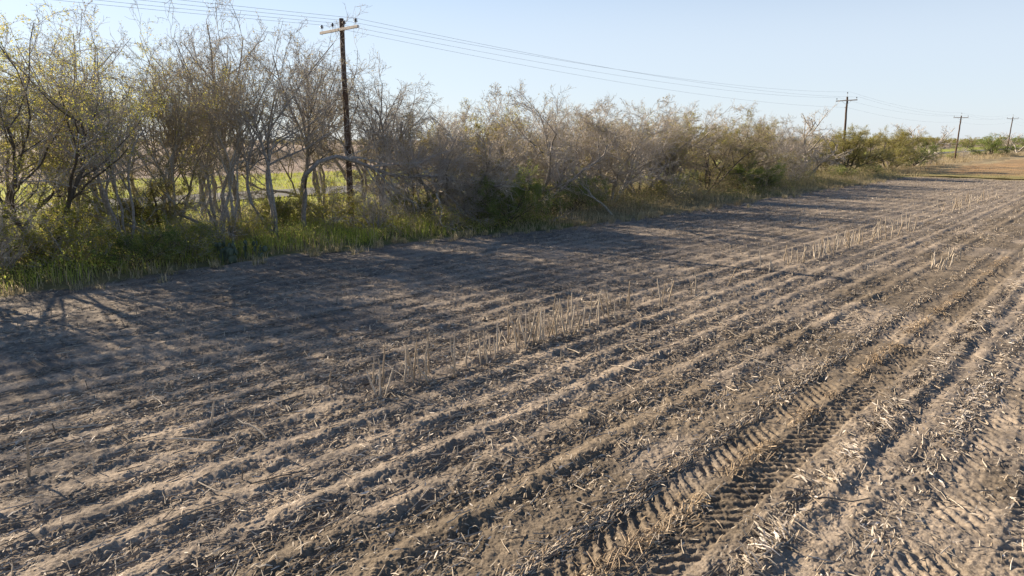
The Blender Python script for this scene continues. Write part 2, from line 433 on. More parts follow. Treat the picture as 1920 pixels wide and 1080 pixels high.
topbias = lambda p, H, g: g.uniform(0, 1, len(p)) < np.clip(p[:, 2] / H * 1.3 - .2, .1, 1)
lowbias = lambda p, H, g: g.uniform(0, 1, len(p)) < np.clip(1.15 - p[:, 2] / H * 1.1, .05, 1)
clump = lambda p, H, g: (noise(p[:, 0] / .7 + 5, p[:, 2] / .7 + p[:, 1] / .9, 3) + .25 * g.normal(0, 1, len(p))) > -.05
L5 = ((7, .80, .52), (6, .56, .58), (6, .52, .58), (4, .55, .52))
# tall, upright, nearly bare trees of the left end of the hedge
make_tree('tall_a', 'bare_tree', 11, 'bark_grey', 'twig_grey', 'leaf_tan', 1800, .055, H=9, stems=3, lean=.26, r0=.13, levels=L5, up=(.3, .8, .4, .2, .15), start_t=.42, wander=.16)
make_tree('tall_b', 'bare_tree', 12, 'bark_grey', 'twig_grey', 'leaf_tan', 1500, .055, H=9, stems=2, lean=.2, r0=.15, levels=((9, .74, .52), (6, .56, .58), (6, .52, .58), (4, .55, .52)), up=(.3, .8, .4, .2, .15), start_t=.42, wander=.16)
make_tree('tall_c', 'bare_tree', 13, 'bark_pale', 'twig_brown', 'leaf_tan', 2600, .055, H=9, stems=4, lean=.3, r0=.11, levels=((6, .80, .52), (6, .56, .58), (6, .52, .58), (4, .55, .52)), up=(.4, .8, .4, .2, .15), start_t=.43, wander=.16)
make_tree('leafy_a', 'leafy_tree', 21, 'bark_dark', 'twig_grey', 'leaf_yellow', 9000, .06, .07, clump, H=9, stems=3, lean=.28, r0=.13, levels=L5, up=(.3, .7, .4, .2, .1), start_t=.36, wander=.15)
make_tree('leafy_b', 'leafy_tree', 22, 'bark_grey', 'twig_grey', 'leaf_yellow', 7000, .06, .07, clump, H=9, stems=4, lean=.22, r0=.11, levels=((6, .75, .52), (6, .56, .58), (6, .52, .58), (4, .55, .52)), up=(.3, .7, .4, .2, .1), start_t=.38, wander=.15)
# rounded, twiggy trees of the middle
LD = ((7, .66, .62), (7, .58, .56), (8, .52, .5), (7, .62, .42))
make_tree('dome_a', 'twiggy_tree', 31, 'bark_grey', 'twig_pink', 'leaf_tan', 7500, .06, .05, None, H=7, stems=4, lean=.5, r0=.11, levels=LD, up=(.1, .35, .35, .35, .25), start_t=.18)
make_tree('dome_b', 'twiggy_tree', 32, 'bark_pale', 'twig_pink', 'leaf_tan', 5000, .06, .05, None, H=7, stems=5, lean=.45, r0=.10, levels=((7, .66, .62), (7, .58, .56), (7, .52, .5), (7, .62, .42)), up=(.1, .35, .35, .35, .25), start_t=.18)
make_tree('dome_c', 'twiggy_tree', 33, 'bark_dark', 'twig_brown', 'leaf_olive', 14000, .065, .05, clump, H=7, stems=5, lean=.5, r0=.10, levels=((7, .66, .62), (7, .58, .56), (7, .52, .5), (7, .62, .42)), up=(.1, .3, .3, .3, .2), start_t=.12)
make_tree('dome_d', 'leafy_tree', 34, 'bark_grey', 'twig_brown', 'leaf_yellow', 12000, .065, .05, clump, H=7, stems=5, lean=.45, r0=.10, levels=((7, .66, .62), (7, .58, .56), (7, .52, .5), (7, .62, .42)), up=(.1, .4, .4, .35, .25), start_t=.12)
# feathery olive trees, dark shrubs, undergrowth
LO = ((6, .62, .62), (6, .55, .58), (7, .5, .5), (4, .5, .5))
make_tree('olive_a', 'feathery_tree', 41, 'bark_dark', 'twig_brown', 'leaf_olive', 42000, .06, .09, None, H=6, stems=5, lean=.55, r0=.12, levels=LO, up=(.1, .35, .35, .3, .2), start_t=.2)
make_tree('olive_b', 'feathery_tree', 42, 'bark_dark', 'twig_brown', 'leaf_olive', 36000, .06, .09, None, H=6, stems=6, lean=.6, r0=.10, levels=LO, up=(.1, .3, .3, .3, .2), start_t=.1)
LS = ((6, .6, .6), (6, .55, .6), (6, .5, .5))
make_tree('dark_a', 'leafy_shrub', 51, 'bark_dark', 'twig_brown', 'leaf_dark', 16000, .08, .09, None, H=4, stems=7, lean=.7, r0=.06, levels=LS, up=(.1, .3, .3, .2), start_t=.08, Ks=(8, 6, 5, 4))
make_tree('green_a', 'leafy_shrub', 52, 'bark_grey', 'twig_grey', 'leaf_green', 9000, .07, .07, None, H=3, stems=8, lean=.7, r0=.035, levels=LS, up=(.15, .3, .3, .2), start_t=.08, Ks=(8, 6, 5, 4))
make_tree('green_b', 'leafy_shrub', 53, 'bark_grey', 'twig_grey', 'leaf_yellow', 6000, .07, .07, clump, H=3, stems=7, lean=.55, r0=.035, levels=LS, up=(.2, .35, .3, .2), start_t=.08, Ks=(8, 6, 5, 4))
make_tree('bare_s', 'bare_shrub', 54, 'bark_grey', 'twig_pink', None, 0, H=3, stems=8, lean=.6, r0=.03, levels=((5, .6, .6), (6, .55, .6), (6, .5, .5)), up=(.15, .3, .3, .2), start_t=.08, Ks=(8, 6, 5, 4))
make_tree('spread', 'bare_tree', 55, 'bark_pale', 'twig_pink', 'leaf_tan', 400, .08, H=6.5, stems=3, lean=.75, r0=.17, levels=((6, .6, .6), (6, .52, .55), (6, .48, .5), (5, .5, .5)), up=(.25, .35, .3, .25, .2), start_t=.3)
make_tree('spread_far', 'bare_tree', 57, 'bark_pale', 'twig_pink', None, 0, twigscale=1.5, H=6.5, stems=3, lean=.8, r0=.2, levels=((6, .6, .6), (6, .52, .55), (5, .5, .5), (3, .5, .5)), up=(.2, .3, .3, .25, .2), start_t=.3)
make_tree('far_a', 'far_tree', 56, 'bark_dark', 'twig_brown', 'leaf_olive', 2600, .34, .25, None, H=7, stems=5, lean=.6, r0=.14, levels=((6, .6, .6), (5, .55, .6), (4, .5, .5)), up=(.1, .3, .3, .2), start_t=.12, Ks=(7, 5, 4, 3))

# ------------------------------------------------------------------ the hedge, tree by tree
def gz(x, y): return float(height(np.array([float(x)]), np.array([float(y)]))[0])
HL = 'trees of the long hedge beside the field'
TREES = [
 # key, x, y, height, width, label
 ('leafy_b', -29, 2.6, 8.4, 1.1, 'yellow green tree at the extreme left edge of the photo, mostly cut off'),
 ('leafy_a', -32, .6, 8.8, 1.1, 'leafy tree just off the left edge, its boughs reaching into the photo'),
 ('leafy_a', -30.5, 5.6, 8.8, 1.0, 'leafy yellow green tree cut by the left edge of the photo'),
 ('leafy_a', -29, 6.54, 8.6, .95, 'yellow green tree with many stems, second from the left edge of the photo'),
 ('leafy_b', -33, 8.32, 9.1, .9, 'slim tree with yellow green tips behind the grass at the far left'),
 ('tall_b', -36, 10.47, 10.3, .85, 'tall tree with sparse leaves on long spiky tips at the upper left'),
 ('leafy_b', -29, 9.32, 8.6, .8, 'thin leafy tree standing right of the spiky tall one on the left'),
 ('tall_a', -40, 13.57, 9.9, .85, 'tree with a thick dark trunk behind the green weeds, left of the leaning trunk'),
 ('leafy_b', -33, 12.6, 8.9, .75, 'light leafy tree between the thick dark trunk and the leaning trunk'),
 ('tall_c', -38, 16.05, 10.5, .8, 'bare tree with a pale leaning trunk rising from bright green weeds'),
 ('tall_b', -34, 16.23, 11.2, .75, 'tallest bare tree of the hedge, its spire touching the power lines'),
 ('tall_c', -29.5, 13.64, 9.0, .75, 'bare many stemmed tree just in front of the tallest one'),
 ('tall_a', -28.7, 15.46, 9.8, .8, 'bare forked tree with a pale trunk standing right of the cactus'),
 ('tall_b', -33, 19.25, 10.1, .85, 'bare upright tree between the pale forked tree and the nearest pole'),
 ('tall_c', -36, 22.51, 10.5, .85, 'bare tree just left of the nearest pole'),
 ('tall_a', -34, 23.42, 9.6, .95, 'bare tree directly behind the nearest pole'),
 ('tall_b', -30, 22.23, 8.6, .95, 'bare tree leaning its long boughs out right of the nearest pole'),
 ('leafy_b', -41, 11.07, 9.0, .9, 'leafy tree farthest back in the left corner of the hedge'),
 ('tall_c', -31, 11.6, 8.6, .9, 'bare brownish tree left of the leaning trunk, with crossing boughs'),
 ('tall_a', -32, 14.4, 8.8, .9, 'dense bare tree behind the leaning trunk, below the tallest spire'),
 ('tall_b', -37, 27.2, 8.0, .9, 'bare tree far back, filling the gap right of the nearest pole'),
 ('leafy_b', -40, 17.9, 8.6, 1.0, 'tree with a haze of yellow leaves behind the leaning trunk, farthest back'),
 ('tall_b', -40, 24.5, 8.6, 1.0, 'dull bare tree farthest back behind the nearest pole'),
 ('leafy_a', -36, 6.2, 8.8, 1.0, 'yellow green tree in the back row at the far left'),
 ('dome_b', -29, 24.51, 6.4, .85, 'low bare grey tree right of the nearest pole, where the hedge dips'),
 ('dome_a', -28, 26.5, 6.9, .95, 'round twiggy tree above the dark green bush in the middle'),
 ('dome_d', -32, 33.14, 7.3, .9, 'tree with yellowish leaves on its rounded top, in the middle of the photo'),
 ('dome_a', -28, 32.23, 7.8, .95, 'pinkish grey twiggy tree, highest of the middle of the hedge'),
 ('dome_b', -30, 38.46, 7.2, .95, 'pale twiggy tree above the thin white leaning trunk'),
 ('dome_b', -27.5, 39.93, 7.5, .95, 'spreading bare tree with dark forked limbs right of the white leaning trunk'),
 ('dome_a', -29, 45.98, 7.8, .95, 'bare tree with a few leaves on spiky tips, right of the hedge centre'),
 ('dome_d', -28, 49.07, 7.1, .95, 'yellow green leafy tree between grey twiggy neighbours'),
 ('dome_c', -28, 55.31, 7.0, 1.1, 'broad brown and olive tree left of the pale bare ones'),
 ('dome_c', -28, 62.07, 7.2, 1.1, 'dark brown twiggy tree with a flat rounded top'),
 ('dome_b', -29, 69.91, 7.2, 1.05, 'tree on a row of white stems near the second pole'),
 ('spread', -28, 75.67, 7.9, 1.0, 'wide pale bare tree nearest to the left of the second pole'),
 ('dome_c', -36, 28.84, 6.2, 1.0, 'brownish tree in the back row right of the nearest pole'),
 ('dome_c', -36, 34.5, 6.4, 1.05, 'brownish tree in the back row behind the yellowish top'),
 ('dome_c', -36, 41, 7.0, 1.05, 'brown tree hidden behind the highest middle tree'),
 ('dome_d', -36, 49.13, 7.2, 1.1, 'leafy tree in the back row behind the bare tree with spiky tips'),
 ('dome_c', -36, 60.53, 7.2, 1.1, 'brown tree in the back row behind the yellow green one'),
 ('dome_c', -35, 66.25, 7.0, 1.1, 'brown tree in the back row behind the broad olive one'),
 ('dome_d', -35, 74.87, 7.3, 1.1, 'yellowish tree in the back row behind the dark flat topped one'),
 ('dome_c', -35, 86.84, 7.2, 1.1, 'brown tree in the back row behind the wide pale bare one'),
 ('olive_b', -31, 93.48, 5.9, 1.0, 'olive feathery tree at the left foot of the second pole'),
 ('olive_a', -27.6, 91.2, 6.0, 1.15, 'olive feathery tree with a short dark forked trunk below the second pole'),
 ('olive_b', -30, 105.82, 6.3, 1.2, 'olive feathery tree just right of the second pole'),
 ('olive_a', -28.5, 113, 6.0, 1.3, 'olive feathery tree with a low spreading crown, second right of the second pole'),
 ('olive_b', -30, 122, 5.4, 1.2, 'olive feathery tree left of the pale spreading bare one'),
 ('spread_far', -30, 137.13, 7.4, 1.05, 'pale bare umbrella shaped tree standing over the dark bush at the field corner'),
 ('dark_a', -29.5, 131, 4.5, 1.0, 'dark green dense bush at the end of the hedge by the field corner'),
 ('dark_a', -33, 227.72, 5.9, 1.45, 'big round green bush standing alone between the two farthest poles'),
 ('spread_far', -33.5, 282.78, 7.2, 1.4, 'pale bare tree right of the farthest pole'),
 ('dark_a', -36, 332.32, 6.6, 1.4, 'dark bush at the right edge of the photo beyond the farthest pole'),
]
rt = random.Random(3)
for key, x, y, h, wx, lab in TREES:
    z = gz(x, y)
    place(key, x, y, (h - z) * (.94 if 'dome' in key else 1), rt.uniform(0, 6.28), wx * (1.25 if 'dome' in key else 1.12), lab, 'bush' if 'bush' in lab else 'tree', None if y > 120 else HL)

# custom: the broken, arching limb and the thin leaning trunk
def custom_tree(name, pts, r0, r1, seed, levels, bark, twig, label, cat, up, wander=.12):
    pts = np.array(pts, float)
    base = pts[0].copy(); P = pts - base
    d = np.r_[0, np.cumsum(np.linalg.norm(np.diff(P, axis=0), axis=1))]; t = np.linspace(0, d[-1], 16)
    P0 = np.stack([np.interp(t, d, P[:, i]) for i in range(3)], 1)
    P0[1:-1] = (P0[:-2] + 2 * P0[1:-1] + P0[2:]) / 4
    g = np.random.default_rng(seed); P0[1:-1] += g.normal(0, .03, P0[1:-1].shape)
    P, Rd = P0[None], np.linspace(r0, r1, 16)[None]; segs = [(P, Rd)]
    for li, (cnt, lf, ang) in enumerate(levels):
        n = len(P) * cnt; pi = np.repeat(np.arange(len(P)), cnt)
        t = np.clip((.3 if li == 0 else .1) + (.7 if li == 0 else .9) * g.uniform(0, 1, n), 0, .999); K = P.shape[1]; f = t * (K - 1); k = f.astype(int); fr = (f - k)[:, None]
        s = P[pi, k] * (1 - fr) + P[pi, np.minimum(k + 1, K - 1)] * fr
        pd = unit(P[pi, np.minimum(k + 1, K - 1)] - P[pi, k]); rp = Rd[pi, k]
        rv = g.normal(0, 1, (n, 3)); rv = unit(rv - (rv * pd).sum(1, keepdims=True) * pd); a = g.normal(ang * 1.45, .2, n)[:, None]
        nd = unit(pd * np.cos(a) + rv * np.sin(a)); pl = np.linalg.norm(P[:, -1] - P[:, 0], axis=1)[pi]
        Lc = pl * lf * g.uniform(.5, 1.3, n); K2 = [9, 6, 5, 4][li]
        P2 = grow(s, nd, Lc, K2, wander * (1 + .3 * li) * (.55 if li == len(levels) - 1 else 1), up[li], g)
        P2[..., 2] = np.maximum(P2[..., 2], -base[2] + .12)
        Rd2 = np.maximum(rp * .5, .005)[:, None] * np.linspace(1, .4, K2)[None]
        P, Rd = P2, np.maximum(Rd2, .004); segs.append((P, Rd))
    root = empty(name, base); tag(root, label, cat)
    V, F = tubes(*segs[0], 8); mesh_np('trunk', V, F, M[bark], root, smooth=True)
    V, F = join([tubes(*s, 4 if i else 5) for i, s in enumerate(segs[1:])]); mesh_np('crown', V, F, M[twig], root, smooth=True)
    return root
custom_tree('broken_tree', [(-29.6, 17.3, .1), (-29.4, 17.25, 1.2), (-29.0, 17.1, 2.7), (-28.7, 17.0, 3.5), (-28.5, 18.0, 4.0), (-28.2, 18.9, 3.9), (-28, 20.4, 3.25), (-27.8, 21.2, 2.8), (-27.8, 22.6, 2.75), (-27.7, 24.2, 2.8), (-27.5, 26, 2.2), (-27.3, 28.2, 1.5)],
            .12, .04, 5, ((34, .34, .55), (7, .55, .5), (5, .5, .5), (4, .6, .5)), 'bark_grey', 'twig_grey',
            'dead tree with a bent over trunk arching low to the right, pale boughs hanging down', 'tree', (-.5, -.25, .05, .1))
custom_tree('leaning_tree', [(-23.7, 34.9, 0), (-24.3, 34.5, .7), (-25.2, 33.9, 1.6), (-26.2, 33.6, 3.0), (-26.8, 33.5, 4.4)], .065, .03, 6, ((9, .45, .5), (6, .5, .5), (5, .5, .5)), 'bark_pale', 'twig_grey',
            'thin white trunk leaning out of the hedge onto the field edge', 'tree', (.3, .3, .2))
custom_tree('fallen_branch', [(-24.1, 29.6, .1), (-24.4, 30.2, .28), (-24.6, 31.0, .22), (-24.7, 31.9, .08)], .05, .02, 8, ((10, .45, .5), (5, .5, .5)), 'bark_grey', 'bark_grey',
            'grey fallen branch lying at the foot of the weeds, left of the thin white trunk', 'branch', (.1, .1, .1))
custom_tree('hanging_branch', [(-26.0, 22.6, 2.0), (-25.7, 22.7, 1.2), (-25.4, 22.3, .55), (-24.9, 22.9, .16)], .045, .022, 9, ((7, .4, .5), (4, .5, .5)), 'bark_pale', 'bark_grey',
            'pale broken bough drooping to the bare ground below the bent dead tree', 'branch', (.0, .1, .1))

# white stem row under the pale trees, thin saplings among the weeds
SAPS = [(-27.4, 66.5), (-27.0, 68.2), (-27.6, 70.1), (-27.1, 72.0), (-26.9, 74.3), (-27.6, 76.0), (-27.2, 78.5)]
make_tree('sapling', 'sapling', 61, 'bark_pale', 'twig_pink', None, 0, H=5, stems=3, lean=.2, r0=.05, levels=((6, .5, .5), (6, .5, .5), (5, .5, .5)), up=(.2, .4, .3, .2), start_t=.45, Ks=(8, 6, 5, 4))
make_tree('sapling_d', 'sapling', 62, 'bark_grey', 'twig_grey', 'leaf_tan', 400, .06, H=5, stems=2, lean=.25, r0=.035, levels=((6, .45, .5), (6, .5, .5), (5, .5, .5)), up=(.2, .4, .3, .2), start_t=.3, Ks=(8, 6, 5, 4))
for x, y in SAPS:
    place('sapling', x, y, rt.uniform(4.2, 5.4), rt.uniform(0, 6), .8, 'slender white stemmed sapling in the row left of the second pole', 'sapling', 'white stemmed saplings in a row')

ZONES = [(8, 'at the far left of the hedge'), (12, 'left of the thick dark trunk'), (16, 'near the cactus and the leaning trunk'), (21, 'just left of the nearest pole'),
         (27, 'just right of the nearest pole'), (33, 'by the dark green bushes in the middle'), (45, 'right of the thin white leaning trunk'),
         (60, 'below the broad brown and olive trees'), (80, 'near the white stemmed saplings'), (999, 'near the foot of the second pole')]
def zone(y): return next(t for lim, t in ZONES if y < lim)
for i in range(26):
    y = 5 + i * 1.9 + rt.uniform(-.7, .7); x = -26.3 - rt.uniform(0, 9)
    place('sapling_d', x, y, rt.uniform(2.2, 4.6), rt.uniform(0, 6), .9, 'thin grey sapling among the weeds ' + zone(y), 'sapling', 'thin saplings among the weeds')

# shrubs
SHRUBS = [
 ('dark_a', -24.9, 26.6, 2.7, 1.0, 'dark green leafy bush in front of the hedge, in the middle of the photo', None),
 ('dark_a', -26.6, 28.6, 3.1, .8, 'taller dark green bush right behind the front one in the middle', None),
 ('dark_a', -26.0, 31.6, 1.6, 1.1, 'low dark green bush left of the thin white leaning trunk', None),
 ('green_a', -26.9, 10.6, 1.7, 1.3, 'bright green bush left of the cactus', None),
 ('dark_a', -26.4, 8.7, 1.6, 1.3, 'dark green bush in the shade at the left end of the field edge', None),
 ('green_b', -27.5, 7.0, 2.0, 1.2, 'yellow green bush at the far left below the leafy trees', None),
 ('olive_b', -31.5, 11.5, 3.4, 1.1, 'olive bush with drooping boughs before the thick dark trunk', None),
 ('dark_a', -26.9, 59.2, 2.4, 1.1, 'dark green bush under the broad brown and olive tree', None),
 ('dark_a', -26.9, 64, 2.0, 1.1, 'dark green bush left of the white stems', None),
 ('green_b', -27.5, 46.3, 1.7, 1.2, 'yellow green bush under the middle of the hedge', None),
 ('dark_a', -36.5, 233, 1.5, 1.5, 'small green bush between the third pole and the big round bush', None),
 ('green_a', -33.8, 184, 1.8, 1.2, 'small green bush at the foot of the third pole', None),
 ('bare_s', -32.5, 190, 2.6, 1.7, 'leafless brown brush right of the third pole', None),
 ('bare_s', -29.5, 143, 3.4, 1.7, 'leafless grey brush behind the dark bush at the field corner', None),
]
for key, x, y, h, wx, lab, gr in SHRUBS:
    place(key, x, y, h, rt.uniform(0, 6), wx, lab, 'bush', gr)
for i in range(44):
    y = 3 + (i * 1.5 if i < 16 else 24 + (i - 16) * 2.6) + rt.uniform(-1.2, 1.2); x = edge_x(np.array([y]))[0] - rt.uniform(2.2, 9)
    key = rt.choice(['green_b', 'green_a', 'green_a', 'bare_s'] if y < 22 else ['bare_s', 'green_b', 'dark_a', 'bare_s'])
    kd = {'green_b': 'yellow green bush', 'green_a': 'fresh green bush', 'dark_a': 'low dark green bush', 'bare_s': 'leafless grey bush'}[key]
    lab = kd + ' in the tangle ' + zone(y)
    place(key, x, y, rt.uniform(1.2, 2.7), rt.uniform(0, 6), 1.2, lab, 'bush', kd + 'es in the hedge tangle')

# trees beyond, on the horizon at the right
for i in range(46):
    a = heading - R(-41 + i * 1.82 + rt.uniform(-.7, .7)); d = rt.uniform(430, 620) if i > 4 else rt.uniform(380, 460)
    x, y = d * math.cos(a), d * math.sin(a)
    if x > -90: x = -92 - rt.uniform(0, 30)
    place('far_a', x, y, rt.uniform(5.2, 7.0), rt.uniform(0, 6), 1.5, 'far scrub tree on the horizon beyond the fields', 'tree', 'far scrub trees on the horizon')
for i, (x, y, h) in enumerate([(-88, 442, 6.4), (-100, 455, 7.0), (-113, 470, 6.6), (-126, 468, 6.2), (-96, 480, 6.8), (-140, 490, 6.6), (-82, 500, 7.0), (-72, 520, 7.2), (-155, 500, 6.2), (-168, 500, 6.6), (-78, 470, 6)]):
    place('far_a' if i % 3 else 'dome_c', x, y, h, rt.uniform(0, 6), 1.4, 'low olive scrub tree behind the third pole, across the pasture', 'tree', 'scrub trees across the pasture')

# ------------------------------------------------------------------ stuff: undergrowth, grass, brush, woods
def blades(n, xs, ys, h0, h1, wd, cols, name, kind_label=None, accept=None, lean=.35, bend=.5, seed=1, pts=None):
    g = np.random.default_rng(seed)
    x, y = pts if pts is not None else (g.uniform(*xs, n), g.uniform(*ys, n))
    if accept is not None:
        k = accept(x, y, g); x, y = x[k], y[k]
    n = len(x); z = height(x, y) - .02
    h = g.uniform(h0, h1, n) * (1 + .45 * rot_noise(x, y, 1.7, 71)); a = g.uniform(0, 2 * np.pi, n); le = np.abs(g.normal(0, lean, n)) * h
    ww = wd * g.uniform(.6, 1.4, n); pa = a + g.normal(0, .9, n) + np.pi / 2
    b = np.stack([x, y, z], 1); s = np.stack([np.cos(pa) * ww, np.sin(pa) * ww, np.zeros(n)], 1) * .5
    dirv = np.stack([np.cos(a), np.sin(a), np.zeros(n)], 1); up = np.array([0, 0, 1.])
    m = b + dirv * (le * .35)[:, None] + up * (h * .6)[:, None]; t = b + dirv * le[:, None] + up * (h * (1 - .15 * bend))[:, None]
    V = np.stack([b - s, b + s, m + s * .7, m - s * .7, t], 1)
    # quad + tri as two quads (tip quad degenerate-free: small width)
    V = np.stack([b - s, b + s, m + s * .75, m - s * .75, t + s * .15, t - s * .15], 1).reshape(-1, 3)
    i = np.arange(n)[:, None] * 6; F = np.concatenate([i + np.array([[0, 1, 2, 3]]), i + np.array([[3, 2, 4, 5]])], 1).reshape(-1, 4)
    cols = np.array(cols); ci = np.clip(((rot_noise(x, y, 2.1, 72) * .5 + .5) * .6 + g.uniform(0, 1, n) * .4) * len(cols), 0, len(cols) - .01)
    c = cols[ci.astype(int)] * g.uniform(.75, 1.25, (n, 1)); c = np.repeat(c, 6, 0)
    o = mesh_np(name, V, F, M['plant'], colors=c)
    tag(o, kind_label, name.replace('_', ' '), kind='stuff'); return o
def tufts(n, seed):
    g = np.random.default_rng(seed); y0 = g.uniform(2, 95, n); x0 = edge_x(y0) + np.abs(g.normal(0, .7, n)) ; m = 34
    x = np.repeat(x0, m) + g.normal(0, .07, n * m); y = np.repeat(y0, m) + g.normal(0, .09, n * m); return x, y
GREEN = [(.22, .28, .06), (.38, .44, .08), (.50, .52, .13), (.54, .48, .20)]
DRY = [(.32, .26, .16), (.42, .35, .22), (.52, .44, .29), (.30, .29, .11)]
STRAW = [(.36, .29, .17), (.45, .37, .23), (.28, .21, .12)]
near_edge = lambda y: edge_x(y)
blades(60000, (-48, -24), (1, 26), .2, .65, .02, GREEN, 'green_grass', 'green grass and weeds under the left part of the hedge',
       lambda x, y, g: (x < near_edge(y) - .15 - .5 * g.random(len(x))) & (g.random(len(x)) < (.35 + .65 * sstep(-.2, .4, rot_noise(x, y, 1.5, 73))) * (.3 + .7 * sstep(-36, -28, x)) * sstep(27, 17, y)), seed=2)
blades(90000, (-40, -21), (1, 100), .15, .6, .02, DRY, 'dry_grass', 'dry brownish grass along the field edge',
       lambda x, y, g: (x < near_edge(y) + .1 - .9 * g.random(len(x)) ** 2) & (g.random(len(x)) < (.3 + .7 * sstep(-.4, .3, rot_noise(x, y, 1.3, 74))) * sstep(-40, -26, x)), lean=.55, seed=3)
blades(0, None, None, .12, .4, .016, DRY, 'edge_tufts', 'scattered dry tufts straying from the weeds onto the bare earth', lean=.6, seed=9, pts=tufts(260, 10))
blades(26000, (-88, -42), (-5, 75), .15, .4, .05, [(.30, .36, .06), (.38, .40, .08), (.44, .40, .11)], 'verge_grass', 'bright green grass on the verge beyond the hedge',
       lambda x, y, g: ((x < -58.5) | (x > -49)), seed=4)
blades(30000, (-30, 45), (100.5, 165), .1, .3, .04, [(.33, .22, .12), (.38, .27, .15), (.24, .22, .08)], 'meadow_grass', 'short tan grass covering the meadow past the ploughed field',
       lambda x, y, g: g.random(len(x)) < sstep(170, 105, y), seed=5)
blades(9000, (-29, -21), (98, 120), .25, .75, .035, STRAW, 'straw_grass', 'pale straw grass clump at the field corner',
       lambda x, y, g: ((x + 25.6) ** 2 / 3 + (y - 107) ** 2 / 30 < 1) | (g.random(len(x)) < .12), seed=6)
blades(12000, (-42, -27), (140, 260), .3, 1.0, .06, STRAW, 'pale_grass', 'tall pale grass around the foot of the far poles', lambda x, y, g: rot_noise(x, y, 4, 75) > -.1, seed=8)

def leaf_cloud(n, xs, ys, zmax, size, cols, name, label, accept, seed, sq=1.6):
    g = np.random.default_rng(seed); x = g.uniform(*xs, n); y = g.uniform(*ys, n); k = accept(x, y, g); x, y = x[k], y[k]; n = len(x)
    top = zmax * (.25 + .75 * sstep(-.6, .7, rot_noise(x, y, 1.6, 81) + .5 * rot_noise(x, y, .6, 82)))
    z = height(x, y) + top * g.random(n) ** (1 / sq)
    V, F = leaves_at(g, np.stack([x, y, z], 1), size, .03)
    cols = np.array(cols); ci = np.clip(((rot_noise(x, y, 1.9, 83) * .5 + .5) * .7 + g.uniform(0, 1, n) * .3) * len(cols), 0, len(cols) - .01).astype(int)
    c = np.repeat(cols[ci] * g.uniform(.7, 1.3, (n, 1)), 4, 0)
    o = mesh_np(name, V, F, M['plant'], colors=c); tag(o, label, name.replace('_', ' '), kind='stuff'); return o
leaf_cloud(125000, (-44, -24), (1, 30), 1.15, .06, [(.20, .25, .06), (.36, .42, .08), (.46, .40, .18), (.54, .56, .12), (.44, .50, .10)], 'undergrowth', 'green leafy undergrowth below the left trees',
           lambda x, y, g: (x < near_edge(y) - .5) & (g.random(len(x)) < sstep(-44, -29, x)), 11)
leaf_cloud(150000, (-37, -22), (22, 102), 1.5, .07, [(.18, .21, .055), (.33, .29, .12), (.45, .36, .21), (.40, .40, .12)], 'brushy_weeds', 'brown and olive weeds below the middle of the hedge',
           lambda x, y, g: (x < near_edge(y) - .4) & (g.random(len(x)) < sstep(-38, -25, x)), 12)
def brush(n, xs, ys, seed, name, label, h=(1.0, 2.4)):
    g = np.random.default_rng(seed); x = g.uniform(*xs, n); y = g.uniform(*ys, n); k = rot_noise(x, y, 14, 91) + .4 * g.normal(0, 1, n) > -.1; x, y = x[k], y[k]; n = len(x); m = 16
    hh = g.uniform(*h, n); b = np.stack([x, y, np.zeros(n)], 1); b = np.repeat(b, m, 0); d = unit(g.normal(0, 1, (n * m, 3)) * [1, 1, .3] + [0, 0, .9])
    P = grow(b, d, np.repeat(hh, m), 4, .25, .2, g); V, F = tubes(P, np.linspace(.03, .015, 4)[None] * np.ones((n * m, 1)), 3)
    o = mesh_np(name, V, F, M['twig_brown']); tag(o, label, 'brush', kind='stuff')
brush(2600, (-230, -92), (-20, 260), 13, 'brush', 'brown leafless brush filling the fallow field beyond the verge')

# ------------------------------------------------------------------ prickly pear
def cactus():
    root = empty('prickly_pear', (-25.75, 12.2, gz(-25.75, 12.2))); tag(root, 'clump of grey green prickly pear pads at the field edge', 'cactus')
    g = random.Random(4); pads = [((0, 0, 0), 0)]; base = []
    for i in range(9): base.append((Vector((g.uniform(-.5, .5), g.uniform(-.7, .9), .0)), g.uniform(0, 3.1), g.uniform(-.3, .3)))
    allp = []
    for b, az, ti in base:
        allp.append((b, az, ti, g.uniform(.14, .19)))
        for k in range(2):
            top = b + Vector((g.uniform(-.1, .1), g.uniform(-.12, .12), .32)); allp.append((top, az + g.uniform(-.6, .6), g.uniform(-.5, .5), g.uniform(.11, .16)))
            if g.random() < .5: allp.append((top + Vector((g.uniform(-.1, .1), g.uniform(-.1, .1), .26)), az + g.uniform(-.9, .9), g.uniform(-.5, .5), .1))
    for b, az, ti, r in allp:
        n = 14; V = []; F = []
        for j, (rr, th) in enumerate([(.0, .018), (.6, .022), (.95, .012), (1, 0), (.95, -.012), (.6, -.022), (0, -.018)]):
            for i in range(n):
                a = 2 * math.pi * i / n; V.append((math.cos(a) * r * rr * .78, th, math.sin(a) * r * rr * 1.1 + r))
        for j in range(6):
            for i in range(n): F.append((j * n + i, j * n + (i + 1) % n, (j + 1) * n + (i + 1) % n, (j + 1) * n + i))
        mat = Matrix.Translation(b) @ Matrix.Rotation(az, 4, 'Z') @ Matrix.Rotation(ti, 4, 'Y')
        V = np.array([tuple(mat @ Vector(v)) for v in V]); mesh_np('pad', V, np.array(F), M['cactus'], root, smooth=True)
cactus()

